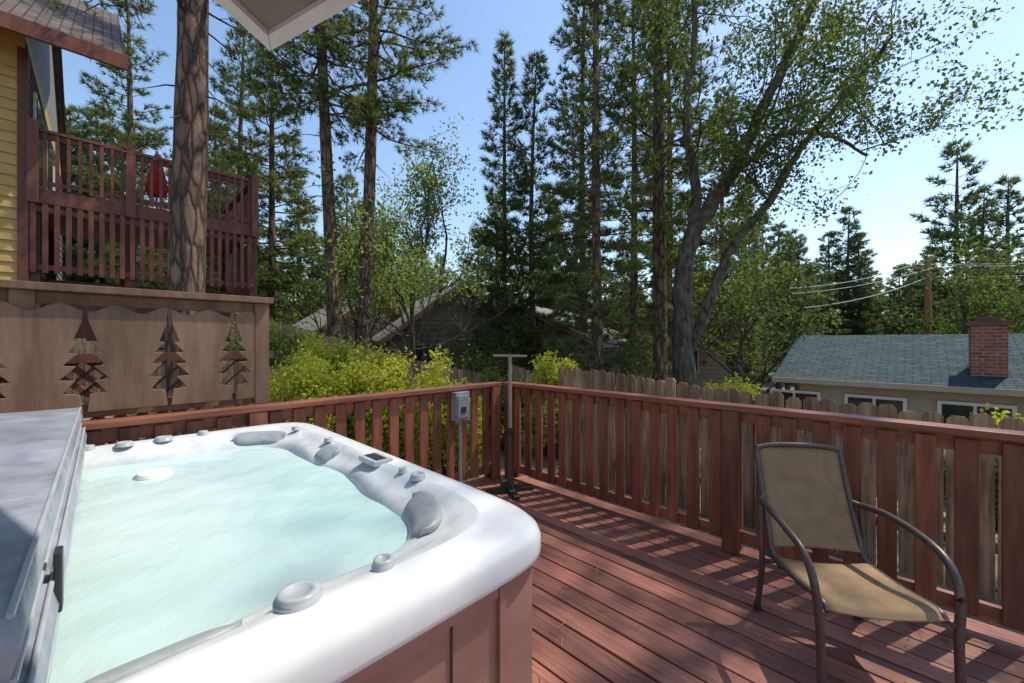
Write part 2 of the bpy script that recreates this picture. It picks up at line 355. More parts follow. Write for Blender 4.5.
# carved privacy screen
b = MB(); u0 = 3.34
b.box(-2.2, .87, u0-.06, u0+.09, 1.775, 1.815, 1)
b.box(-2.2, .85, u0+.03, u0+.06, 1.705, 1.773, 1)
b.box(-2.2, .85, u0+.03, u0+.06, 1.06, 1.14, 1)
for p in (.81, -.30, -1.5): b.box(p-.045, p+.045, u0+.0, u0+.027, 1.052, 1.774, 0)
tree = [(1.26,.012),(1.27,.085),(1.34,.03),(1.345,.10),(1.42,.028),(1.425,.085),(1.49,.022),(1.495,.068),(1.555,.015),(1.56,.045),(1.67,.006)]
tree = [(z_-.06, h_*.9) for z_, h_ in tree]
trees = [-1.165,-.80,-.435,-.07,.295,.635]
def sbound(x): return 1.69 + .022*math.sin((x)*2*math.pi/.22)
for k_ in range(len(trees)+1):
    xl = trees[k_-1] if k_ > 0 else -1.45
    xr = trees[k_] if k_ < len(trees) else .765
    L = [(xl+.008, 1.10)]
    if k_ > 0: L += [(xl+.008+max(0,h_), z_) for z_, h_ in tree]
    top = [(xl+.008, sbound(xl))]
    nn = 16
    for q in range(1, nn): 
        xx = xl+.008 + (xr-xl-.016)*q/nn; top.append((xx, sbound(xx)))
    top.append((xr-.008, sbound(xr)))
    R = []
    if k_ < len(trees): R = [(xr-.008-max(0,h_), z_) for z_, h_ in tree][::-1]
    R += [(xr-.008, 1.10)]
    poly = L + top + R
    b.prism([(x_, u0-.025, z_) for x_, z_ in poly], (0, .022, 0), 0)
b.build('carved_privacy_screen', [M_screen, M_screen], deck=True, bevel=.003)

# ---------------------------------------------------------------- hot tub
tub = empty('hot_tub')
CX, CY, HX, HY = -.138, 1.95, 1.165, 1.16
NA = 360; th = np.linspace(0, 2*np.pi, NA, endpoint=False)
def ring(inset, z, nexp, wob=0.0):
    hx, hy = HX-inset, HY-inset
    r = (np.abs(np.cos(th)/hx)**nexp + np.abs(np.sin(th)/hy)**nexp)**(-1/nexp)
    r = r + wob*(np.cos(8*th+.4))*.5
    zz = z + (wob*.35*np.cos(8*th+2.2) if wob else 0)
    return np.stack([CX+r*np.cos(th), CY+r*np.sin(th), np.broadcast_to(zz, (NA,))], -1)
def loft(b, rings, mat=0):
    V = np.concatenate(rings); k = len(rings)
    i = np.arange(k-1)[:, None]; j = np.arange(NA)[None, :]; j2 = (j+1) % NA
    b.add(V, np.stack([i*NA+j, i*NA+j2, (i+1)*NA+j2, (i+1)*NA+j], -1).reshape(-1, 4), mat, True)
prof = [(.05,.825,16,0),(.012,.827,16,0),(.002,.836,16,0),(0,.85,16,0),(0,.895,16,0),(.006,.920,15,0),(.022,.938,14,0),(.045,.948,12,0),(.075,.951,11,0),
        (.115,.948,9.5,0),(.14,.944,8,.008),(.155,.932,7,.015),(.175,.918,6,.022),(.195,.910,5.4,.03),(.215,.902,5,.038),(.235,.885,4.8,.04),(.25,.85,4.6,.04),(.265,.80,4.4,.04),(.30,.65,4.2,.04),(.42,.45,4,.02)]
b = MB(); loft(b, [ring(*p) for p in prof[:10]]); b.build('lip', [M_lip], deck=True, parent=tub)
b = MB(); loft(b, [ring(*p) for p in prof[9:]]); b.build('shell', [M_shell], deck=True, parent=tub)
b = MB(); loft(b, [ring(.03,.03,20), ring(.03,.824,20)])
b.build('skirt', [M_skirt], deck=True, parent=tub)
b = MB()
for xx in np.arange(CX-.75, CX+.76, .25):
    b.box(xx-.002, xx+.002, CY-HY+.024, CY-HY+.0305, .10, .79, 0)
for xx in (CX-.92, CX+.92):
    b.box(xx-.012, xx+.012, CY-HY+.018, CY-HY+.035, .04, .82, 1)
b.box(CX-.905, CX+.905, CY-HY+.021, CY-HY+.032, .795, .822, 1)
b.box(CX-.905, CX+.905, CY-HY+.021, CY-HY+.032, .05, .10, 1)
b.build('skirt_trim', [mat('seam', (.08,.035,.028), (.1,.045,.035)), M_skirt], deck=True, parent=tub)
b = MB(); rr = np.linspace(0, 1, 60)
base = ring(.235, .868, 4.8, .04); V = []
for r_ in rr:
    p = base.copy(); p[:, 0] = CX+(p[:, 0]-CX)*r_; p[:, 1] = CY+(p[:, 1]-CY)*r_
    x_, y_ = p[:, 0], p[:, 1]
    p[:, 2] = .868 + .0025*np.sin(x_*13+2*np.sin(y_*7))*np.cos(y_*15+x_*5)
    V.append(p)
k = len(V); i = np.arange(k-1)[:, None]; j = np.arange(NA)[None, :]; j2 = (j+1) % NA
b.add(np.concatenate(V), np.stack([i*NA+j, (i+1)*NA+j, (i+1)*NA+j2, i*NA+j2], -1).reshape(-1, 4), 0, True)
b.build('water', [M_water], deck=True, parent=tub)
def knob(b, v, u, z, r, h, m=0):
    a = np.linspace(0, 2*np.pi, 32, endpoint=False); rs = [(r*1.15, 0), (r*1.15, h*.3), (r*1.0, h*.4), (r, h*.85), (r*.93, h), (r*.62, h*1.02), (r*.58, h*.9), (r*.05, h*.9)]
    V = np.concatenate([np.stack([v+q*np.cos(a), u+q*np.sin(a), np.full(32, z+hh)], -1) for q, hh in rs])
    i = np.arange(len(rs)-1)[:, None]; j = np.arange(32)[None, :]; j2 = (j+1) % 32
    b.add(V, np.stack([i*32+j, i*32+j2, (i+1)*32+j2, (i+1)*32+j], -1).reshape(-1, 4), m, True)
b = MB()
for v, u, r in [(.295,.935,.042),(.485,.925,.024),(.895,1.42,.028),(.89,1.53,.016),(.88,2.3,.022),(.24,2.98,.038),(.42,3.0,.024),(.08,2.97,.034),(-.05,3.0,.022),(.85,2.75,.02),(-.1,.93,.03)]:
    knob(b, v, u, .946, r, .022)
b.build('diverter_knobs', [M_knob], deck=True, parent=tub)
b = MB(); b.box(.85, .94, 1.70, 1.86, .94, .962, 0); b.box(.87, .92, 1.72, 1.84, .9625, .965, 1)
b.build('control_panel', [M_knob, M_black], deck=True, parent=tub, bevel=.008)
def pillow(b, th0, th1, inset=.195, z=.908, hw=.05, hh=.024):
    tt = np.linspace(th0, th1, 20); P = []
    for q in tt:
        hx, hy = HX-inset, HY-inset; ne = 5.6
        r = (abs(math.cos(q)/hx)**ne + abs(math.sin(q)/hy)**ne)**(-1/ne); P.append((CX+r*math.cos(q), CY+r*math.sin(q), z))
    P = np.array(P); T = np.gradient(P, axis=0); T /= np.linalg.norm(T, axis=1, keepdims=True)
    Nn = np.stack([T[:, 1], -T[:, 0], 0*T[:, 0]], -1)
    e = np.sqrt(np.clip(1-np.abs(np.linspace(-1, 1, 20))**5, 0, 1))*.95+.05
    a = np.linspace(0, 2*np.pi, 16, endpoint=False); V = []
    for i_ in range(20):
        c_, s_ = np.sign(np.cos(a))*np.abs(np.cos(a))**.7, np.sign(np.sin(a))*np.abs(np.sin(a))**.7
        V.append(P[i_] + Nn[i_]*(hw*e[i_]*c_)[:, None] + np.array([0, 0, 1])*(hh*e[i_]*s_ + .45*hw*c_)[:, None])
    V = np.concatenate(V); i = np.arange(19)[:, None]; j = np.arange(16)[None, :]; j2 = (j+1) % 16
    b.add(V, np.stack([i*16+j, i*16+j2, (i+1)*16+j2, (i+1)*16+j], -1).reshape(-1, 4), 0, True)
b = MB()
for c_, hwid in [(math.radians(47), .12), (math.radians(-40), .13), (math.radians(-78), .13), (math.radians(100), .12), (math.radians(14), .08)]:
    pillow(b, c_-hwid, c_+hwid)
b.build('head_pillows', [M_pillow], deck=True, parent=tub)
b = MB(); knob(b, .17, 2.55, .868, .062, .018)
b.build('floating_dispenser', [M_white], deck=True)

cov = empty('tub_cover')
def slab(b, x0, x1, y0, y1, z0, z1a, z1b, m):
    nx, ny = 14, 28
    xs = np.linspace(x0, x1, nx); ys = np.linspace(y0, y1, ny)
    def top(x, y): 
        q = (x-x0)/(x1-x0); e = min(1, 6*min(q, 1-q))*min(1, 8*min((y-y0)/(y1-y0), (y1-y)/(y1-y0)))
        return z1a+(z1b-z1a)*q + e*(.008*math.sin(x*9+y*4)+.006*math.sin(y*11-x*5)) - .012*(1-e)
    V = [(x, y, top(x, y)) for y in ys for x in xs]
    F = [(j*nx+i, j*nx+i+1, (j+1)*nx+i+1, (j+1)*nx+i) for j in range(ny-1) for i in range(nx-1)]
    nb = len(V)
    loop = [i for i in range(nx)] + [j*nx+nx-1 for j in range(1, ny)] + [(ny-1)*nx+i for i in range(nx-2, -1, -1)] + [j*nx for j in range(ny-2, 0, -1)]
    m1 = [(V[l][0]+(.012 if V[l][0] > x1-1e-6 else 0), V[l][1]-(.012 if V[l][1] < y0+1e-6 else 0), (V[l][2]+z0)/2) for l in loop]
    m2 = [(V[l][0], V[l][1], z0) for l in loop]
    V = V+m1+m2; n = len(loop)
    for q in range(n):
        q2 = (q+1) % n; F.append((loop[q2], loop[q], nb+q, nb+q2)); F.append((nb+q2, nb+q, nb+n+q, nb+n+q2))
    b.add(V, F, m, True)
b = MB(); slab(b, -1.31, -.07, .80, 3.13, .957, 1.04, 1.058, 0)
b.build('lower_panel', [M_vinyl], deck=True, parent=cov)
b = MB(); slab(b, -1.30, -.085, .81, 3.12, 1.062, 1.17, 1.165, 0)
b.build('upper_panel', [M_vinyl], deck=True, parent=cov)
b = MB()
for zz, xx in ((.960,-.064),(1.046,-.068),(1.068,-.080),(1.152,-.083)):
    b.tube([(xx, .81, zz), (xx, 3.11, zz)], .0045, 6, 0)
b.build('piping', [M_vinyl2], deck=True, parent=cov)
b = MB(); b.box(-.066, -.054, 1.15, 1.19, .985, 1.10, 0)
b.tube([(-.35,1.35,1.175),(-.35,1.42,1.20),(-.35,1.62,1.20),(-.35,1.69,1.175)], .012, 8, 0)
b.build('strap', [M_black], deck=True, parent=cov, bevel=.003)

# ---------------------------------------------------------------- umbrella stand + electrical box
b = MB()
X_, Y_ = -.02, 4.05
b.tube([(X_, Y_, .05), (X_, Y_, .60)], .026, 14, 0); b.tube([(X_, Y_, .60), (X_, Y_, 1.36)], .019, 14, 1)
b.tube([(X_, Y_, .56), (X_, Y_, .64)], .034, 14, 2)
b.obox((X_-.17, Y_, 1.36), (X_+.17, Y_, 1.355), (0, .014, 0), (0, 0, .010), 1)
for a_ in (.3, 1.87):
    c_, s_ = math.cos(a_), math.sin(a_)
    b.obox((X_-.24*c_, Y_-.24*s_, .022), (X_+.24*c_, Y_+.24*s_, .022), (-s_*.03, c_*.03, 0), (0, 0, .018 if a_ < 1 else .014), 2)
b.tube([(X_, Y_, .03), (X_, Y_, .09)], .05, 16, 2)
b.build('umbrella_stand', [M_bronze, mat('pole_tan', (.26,.21,.16), (.34,.28,.22), (20,20,3), .45, .1, metal=.1), M_black], bevel=.002)
b = MB(); vb = 2.5; ub = 3.2
b.box(vb-.085, vb+.085, ub-.045, ub+.04, .72, 1.0, 0); b.box(vb-.07, vb+.07, ub-.058, ub-.046, .75, .97, 1)
b.box(vb-.03, vb+.03, ub-.066, ub-.0585, .80, .86, 2)
b.tube([(vb, ub, .72), (vb, ub, .2), (vb+.01, ub, .02)], .018, 10, 0)
b.build('electrical_disconnect_box', [M_metal, M_metal, M_black], deck=True, bevel=.006)

# ---------------------------------------------------------------- patio chair
chair = empty('patio_chair')
SC = .95
fd = np.array([-.15, -.989, 0]); wd = np.array([.989, -.15, 0]); O = np.array([1.375, 2.27, 0])
def C(f, w_, z): return O + fd*f*SC + wd*w_*SC + np.array([0, 0, z*SC])
def spline(pts, n=8):
    P = [np.array(p, float) for p in pts]; out = []
    Q = [2*P[0]-P[1]] + P + [2*P[-1]-P[-2]]
    for i in range(1, len(Q)-2):
        for k in range(n):
            t = k/n; p0, p1, p2, p3 = Q[i-1], Q[i], Q[i+1], Q[i+2]
            out.append(.5*((2*p1)+(-p0+p2)*t+(2*p0-5*p1+4*p2-p3)*t*t+(-p0+3*p1-3*p2+p3)*t**3))
    out.append(P[-1]); return np.array(out)
b = MB(); WD = .53
for w0, sgn in ((0, 1), (WD, -1)):
    b.tube(spline([C(.03, w0, .655), C(.18, w0-.02*sgn, .67), C(.38, w0-.03*sgn, .655), C(.53, w0-.025*sgn, .61), C(.60, w0-.015*sgn, .50), C(.615, w0, .30), C(.63, w0, .01)]), .0165, 10)
    b.tube(spline([C(-.10, w0+.035*sgn, .93), C(-.03, w0+.035*sgn, .72), C(.06, w0+.035*sgn, .50), C(.10, w0+.035*sgn, .40), C(.20, w0+.035*sgn, .36)]), .0145, 10)
    b.tube(spline([C(.12, w0+.035*sgn, .375), C(.35, w0+.035*sgn, .385), C(.55, w0+.035*sgn, .41), C(.60, w0+.035*sgn, .385)]), .0145, 10)
    b.tube(spline([C(.03, w0, .655), C(.04, w0, .50), C(.06, w0, .3), C(0, w0, .01)]), .0150, 10)
    b.tube([C(.03, w0, .655), C(-.012, w0+.035*sgn, .665)], .012, 8)
    b.tube([C(.615, w0, .38), C(.58, w0+.035*sgn, .385)], .012, 8)
    b.tube([C(.05, w0, .37), C(.13, w0+.035*sgn, .375)], .012, 8)
    for f_ in (0, .63): b.tube([C(f_, w0, 0), C(f_, w0, .03)], .02, 10, 1)
b.tube([C(.08, .0, .33), C(.08, WD, .33)], .012, 8); b.tube([C(.50, .035, .365), C(.50, WD-.035, .365)], .012, 8)
b.tube(spline([C(-.10, .035, .93), C(-.115, .12, .945), C(-.12, WD/2, .95), C(-.115, WD-.12, .945), C(-.10, WD-.035, .93)]), .0145, 10)
b.build('frame', [M_bronze, M_black], parent=chair)
b = MB()
def sheet(curve, w0, w1, sag):
    P = spline(curve, 6); n = len(P); m = 10; V = []
    for i_ in range(n):
        for j_ in range(m+1):
            q = j_/m; ed = 4*q*(1-q)
            f_, z_ = P[i_][0], P[i_][1]
            V.append(C(f_ - sag[0]*ed, w0+(w1-w0)*q, z_ - sag[1]*ed))
    F = [(i_*(m+1)+j_, i_*(m+1)+j_+1, (i_+1)*(m+1)+j_+1, (i_+1)*(m+1)+j_) for i_ in range(n-1) for j_ in range(m)]
    b.add(V, F, 0, True)
sheet([(-.10, .935), (-.03, .72), (.06, .50), (.095, .42)], .04, WD-.04, (.02, 0))
sheet([(.14, .385), (.35, .395), (.55, .42), (.605, .392)], .04, WD-.04, (0, .02))
o = b.build('sling', [M_sling], parent=chair); sm = o.modifiers.new('s', 'SOLIDIFY'); sm.thickness = .003

# ---------------------------------------------------------------- eave corner overhead
b = MB(); Cn = np.array([-.89, 1.49, 2.6]); a1 = np.array([-.19, -1, 0])/1.018; a2 = np.array([.88, -.47, 0])/.998
q = [Cn, Cn+a1*3.2, Cn+a1*3.2+a2*2.6, Cn+a2*2.6]
b.prism(q, (0, 0, .16), 1)
b.prism([Cn-a1*.012-a2*.012+np.array([0,0,-.02]), Cn+a1*3.2-a2*.012+np.array([0,0,-.02]), Cn+a1*3.2+a2*.04+np.array([0,0,-.02]), Cn+a1*.04+a2*.04+np.array([0,0,-.02])], (0, 0, .22), 0)
b.prism([Cn-a1*.012-a2*.008+np.array([0,0,-.018]), Cn+a1*.04+a2*.042+np.array([0,0,-.018]), Cn+a2*2.6+a1*.04+np.array([0,0,-.018]), Cn+a2*2.6-a1*.012+np.array([0,0,-.018])], (0, 0, .215), 0)
b.build('roof_eave', [M_white, M_greypaint])

# ---------------------------------------------------------------- fences
b = MB(); u = -7.0
while u < 3.9:
    top = .90 + .054*max(u,0) + random.uniform(-.03, .03)
    x_, y_, _ = W(5.0, u); g = gz(x_, y_)-.05
    tl = random.uniform(-.012, .012); wv = .133; dv = random.uniform(-.006,.006)
    b.prism([(5.0+dv, u, g), (5.0+dv, u+wv, g), (5.0+dv, u+wv+tl, top-.035), (5.0+dv, u+wv-.03+tl, top), (5.0+dv, u+.03+tl, top), (5.0+dv, u+tl, top-.035)], (.014, 0, 0), 0)
    u += .142
for zz in (-.2, .62): b.box(5.024, 5.06, -7, 3.9, zz, zz+.085, 0)
for uu in (-6, -3.6, -1.2, 1.2, 3.6): b.box(5.062, 5.15, uu, uu+.09, -.9, .85, 0)
b.build('picket_fence', [M_fence], deck=True)
def far_fence(name, p0, p1, h, step=.16):
    b = MB(); p0 = np.array(p0); p1 = np.array(p1); L = np.linalg.norm(p1-p0); d = (p1-p0)/L; nrm = np.array([-d[1], d[0]])
    s_ = 0
    while s_ < L:
        a_ = p0+d*s_; c_ = a_+d*(step-.012); g = gz(*a_); t_ = g+h+random.uniform(-.02, .02)
        b.prism([(a_[0], a_[1], g-.1), (c_[0], c_[1], g-.1), (c_[0], c_[1], t_), (a_[0], a_[1], t_)], (nrm[0]*.02, nrm[1]*.02, 0), 0)
        s_ += step
    b.build(name, [M_fence])
far_fence('wood_fence', (-6.6, 9.5), (-.2, 10.6), 1.2)
far_fence('wood_fence', (-.1, 10.8), (6.5, 13.0), 1.6)
far_fence('wood_fence', (-8.5, 6.0), (-4.0, 7.2), 1.0)
b = MB()
for k in range(16):
    a0 = -1.9+k*.13
    b.obox(W(a0, 4.55, .35), W(a0+1.0, 4.55, 1.35), (.0, .006, 0), (.012, -.012, .012))
    b.obox(W(a0+1.0, 4.57, .35), W(a0, 4.57, 1.35), (.0, .006, 0), (.012, .012, .012))
b.obox(W(-2.0, 4.56, 1.37), W(1.2, 4.56, 1.37), (.02, -.02, 0), (0, 0, .035)); b.obox(W(-2.0, 4.56, .33), W(1.2, 4.56, .33), (.02, -.02, 0), (0, 0, .035))
for a0 in (-2, -.4, 1.1): b.obox(W(a0, 4.56, -.8), W(a0, 4.56, 1.41), (.045, 0, 0), (0, .045, 0))
b.build('lattice_fence', [M_dark])

# ---------------------------------------------------------------- neighbour house with balcony
nh = empty('yellow_house')
b = MB(); b.box(-9, -.97, 11.25, 20, -.5, 7.2, 0)
z = 1.0; 
while z < 6.75:
    b.add([(-9,11.215,z),(-.97,11.215,z),(-.97,11.245,z+.19),(-9,11.245,z+.19),(-9,11.249,z),(-.97,11.249,z)], [(0,1,2,3),(0,4,5,1)], 0)
    b.add([(-.935,11.25,z),(-.935,20,z),(-.965,20,z+.19),(-.965,11.25,z+.19),(-.969,11.25,z),(-.969,20,z)], [(0,1,2,3),(0,4,5,1)], 1)
    z += .19
b.box(-1.06,-.93,11.20,11.30,1,6.7,2)
b.prism([(-.97,11.25,7.2),(-.97,20,7.2),(-.97,15.6,10.3)], (-.05,0,0), 1)
b.build('walls', [M_house, M_grey, M_dark], deck=True, parent=nh)
b = MB()
def roofslab(b, v0, v1, ua, za, ub_, zb, th_, m):
    b.prism([(v0,ua,za),(v0,ub_,zb),(v0,ub_,zb+th_),(v0,ua,za+th_)], (v1-v0,0,0), m)
roofslab(b, -9.5, .31, 10.55, 6.72, 15.6, 10.4, .10, 0)
roofslab(b, -9.5, -.80, 15.6, 10.4, 20.8, 6.6, .10, 0)
roofslab(b, -9.48, .29, 10.57, 6.62, 15.6, 10.28, .095, 1)
b.box(-9.45,.33,10.48,10.545,6.60,6.86,2)
b.build('roof', [M_roofD, M_soffit, M_dark], deck=True, parent=nh)
b = MB()
for (y0,y1,z0,z1) in ((12.0,13.6,4.5,6.3),(14.3,15.5,4.35,6.4),(16.4,17.6,5,6.2)):
    b.box(-.94,-.90,y0,y1,z0,z1,1); b.box(-.90,-.885,y0+.08,y1-.08,z0+.08,z1-.08,0)
b.build('windows', [M_glass, M_white], deck=True, parent=nh)
b = MB(); UB = 11.3; V0, V1 = -.93, 2.56
b.box(V0, V1, UB, 15, 4.12, 4.2, 0); b.box(V0, V1+.03, UB-.05, UB-.003, 4.02, 4.28, 0); b.box(V1, V1+.05, UB, 15, 4.02, 4.28, 0)
b.box(V0, V1+.05, UB-.08, UB+.06, 5.31, 5.36, 0); b.box(V1-.05, V1+.09, UB, 15, 5.3605, 5.39, 0)
b.box(V0, V1, UB-.04, UB+.0, 4.36, 4.43, 0); b.box(V1, V1+.04, UB, 15, 4.36, 4.43, 0)
b.box(V0, V1, UB-.04, UB+.0, 5.2, 5.3, 0)
x = V0+.05
while x < V1:
    b.box(x-.026, x+.026, UB-.075, UB-.045, 4.3, 5.3, 0); b.box(x-.036, x+.036, UB-.09, UB-.055, 2.75, 4.0, 0); x += .145
y = UB+.1
while y < 15:
    b.box(V1+.045, V1+.075, y-.026, y+.026, 4.3, 5.3, 0); b.box(V1+.055, V1+.08, y-.036, y+.036, 2.75, 4.0, 0); y += .145
b.box(V0, V1, UB-.052, UB-.01, 2.8, 2.9, 0); b.box(V0, V1, UB-.052, UB-.01, 3.85, 3.95, 0)
for xx in (V0+.05, .40, V1): 
    b.box(xx-.07, xx+.07, UB-.14 , UB-.095, 4.0, 5.48, 0)
    b.box(xx-.08, xx+.08, UB+.005, UB+.16, .3, 4.1, 0)
    b.box(xx-.08, xx+.08, 14.8, 14.96, .3, 4.1, 0)
b.box(V0, V1, UB+.6, UB+.64, 1.5, 2.7, 0)
b.build('balcony', [M_dark], deck=True, parent=nh)
b = MB(); bx_, by_, _ = W(.85, 12.0)
b.tube([(bx_,by_,4.2),(bx_,by_,5.75)], .025, 8, 1)
rr_ = [.13,.17,.13,.10,.06,.02]; zz_ = [4.75,4.9,5.15,5.35,5.55,5.7]
V = []; F = []
for i_, (q_, z_) in enumerate(zip(rr_, zz_)):
    for k in range(16): 
        m_ = q_*(1+(.28 if k%2 else -.2)); V.append((bx_+m_*math.cos(k*math.pi/8), by_+m_*math.sin(k*math.pi/8), z_))
for i_ in range(5):
    for k in range(16): F.append((i_*16+k, i_*16+(k+1)%16, (i_+1)*16+(k+1)%16, (i_+1)*16+k))
b.add(V, F, 0)
b.build('folded_umbrella', [M_red, M_metal])

# ---------------------------------------------------------------- green-grey roofed house
bh = empty('shingle_roof_house')
b = MB(); b.box(13.5, 19.5, -7.5, 2.2, -2.4, .50, 0); b.prism([(13.5,2.2,.5),(19.5,2.2,.5),(16.5,2.2,1.45)], (0,-.1,0), 0)
b.build('walls', [M_tan], deck=True, parent=bh)
b = MB()
b.prism([(12.95,2.73,.42),(16.5,2.73,1.60),(16.5,2.73,1.70),(12.95,2.73,.52)], (0,-11,0), 0)
b.prism([(20.05,2.73,.42),(16.505,2.73,1.60),(16.505,2.73,1.70),(20.05,2.73,.52)], (0,-11,0), 0)
b.box(12.90,12.945,-8.27,2.75,.40,.53,1)
b.build('roof', [M_roofB, M_tan], deck=True, parent=bh)
b = MB(); y = -6.5
while y < 1.8:
    b.box(13.44,13.495,y,y+1.15,-1.0,.15,1)
    b.box(13.42,13.438,y+.07,y+.55,-.93,.08,0); b.box(13.42,13.438,y+.61,y+1.08,-.93,.08,0); y += 1.65
b.build('windows', [M_glass, M_white], deck=True, parent=bh)
b = MB(); b.box(13.6,14.15,-1.45,-.92,-2.4,1.85,0); b.box(13.54,14.21,-1.51,-.86,1.853,1.94,1); b.box(13.7,14.05,-1.35,-1.02,1.943,2.06,1)
b.build('chimney', [M_brick, mat('cap', (.12,.06,.05), (.18,.09,.07), (9,9,9), .8)], deck=True, parent=bh)

def cabin(name, cx, cy, rot, wx, wy, hw, hr, wallm, roofm):
    e = empty(name); g = gz(cx, cy)-.3; e.location = (cx, cy, g); e.rotation_euler[2] = rot
    b = MB(); b.box(-wx/2, wx/2, -wy/2, wy/2, 0, hw, 0); b.prism([(-wx/2,-wy/2,hw),(wx/2,-wy/2,hw),(0,-wy/2,hw+hr)], (0,wy,0), 0)
    b.build('walls', [wallm], parent=e)
    b = MB(); k = hr/(wx/2); o_ = .5
    for s_ in (1,-1):
        b.prism([(0,-wy/2-o_,hw+hr+.02),(s_*(wx/2+o_),-wy/2-o_,hw-k*o_+.02),(s_*(wx/2+o_),-wy/2-o_,hw-k*o_+.16),(0,-wy/2-o_,hw+hr+.16)], (0,wy+2*o_,0), 0)
        b.prism([(0,-wy/2-o_-.04,hw+hr-.03),(s_*(wx/2+o_),-wy/2-o_-.04,hw-k*o_-.03),(s_*(wx/2+o_),-wy/2-o_-.04,hw-k*o_+.17),(0,-wy/2-o_-.04,hw+hr+.17)], (0,.035,0), 1)
    b.build('roof', [roofm, M_soffit], parent=e)
    b = MB()
    for xx in (-wx*.28, wx*.2):
        b.box(xx-.6,xx+.6,-wy/2-.05,-wy/2-.003,1.6,2.9,1); b.box(xx-.52,xx-.03,-wy/2-.07,-wy/2-.052,1.68,2.82,0); b.box(xx+.03,xx+.52,-wy/2-.07,-wy/2-.052,1.68,2.82,0)
    for yy in (-wy*.25, wy*.2):
        for s_ in (-1,1):
            x0 = s_*(wx/2+.003); x1 = s_*(wx/2+.05); b.box(min(x0,x1),max(x0,x1),yy-.6,yy+.6,1.6,2.7,1)
            x0 = s_*(wx/2+.052); x1 = s_*(wx/2+.07); b.box(min(x0,x1),max(x0,x1),yy-.5,yy+.5,1.7,2.6,0)
    b.build('windows', [M_glass, M_trim], parent=e)
M_roofG = mat('grey_roof', (.17,.16,.15), (.27,.255,.24), (5,5,5), .9, .3, spec=.2)
cabin('brown_cabin', -3.6, 19.5, .45, 5.4, 7, 3.2, 2.0, M_brownwall, M_roofG)
cabin('brown_cabin', 2.0, 20.5, -.5, 6.5, 7, 3.0, 1.5, M_brownwall, M_roofG)
cabin('brown_cabin', -8.6, 21.5, .7, 5.5, 7, 3.0, 1.8, M_tan, M_roofG)
cabin('brown_cabin', 8.6, 24, -.3, 6, 7, 2.9, 1.7, M_brownwall, M_roofG)

b = MB(); px_, py_ = 22.6, 22.0; g = gz(px_, py_)
b.tube([(px_,py_,g-.5),(px_,py_,5.8)], [.16,.13], 10, 0)
b.obox((px_-.9,py_,5.5),(px_+.9,py_+.2,5.5), (0,.05,0), (0,0,.06), 0)
for o_ in (-.8, 0, .8): b.tube([(px_+o_,py_,5.56),(px_+o_,py_,5.72)], .05, 8, 1)
b.build('utility_pole', [M_pole, M_metal])
b = MB()
for o_, zz, tgt in ((-.8,5.68,(13,19,4.0)), (.8,5.68,(13.5,19.5,3.8)), (0,5.0,(13,18,3.0)), (-.8,5.68,(45,24,7)), (.8,5.6,(46,24,6.8)), (0,5.0,(45,23,6.2))):
    p0 = np.array((px_+o_,py_,zz)); p1 = np.array(tgt, float); tt = np.linspace(0,1,14)[:,None]
    P = p0+(p1-p0)*tt; P[:,2] -= (4*tt*(1-tt))[:,0]*.25; b.tube(P, .018, 5, 0)
b.build('power_lines', [M_wire])

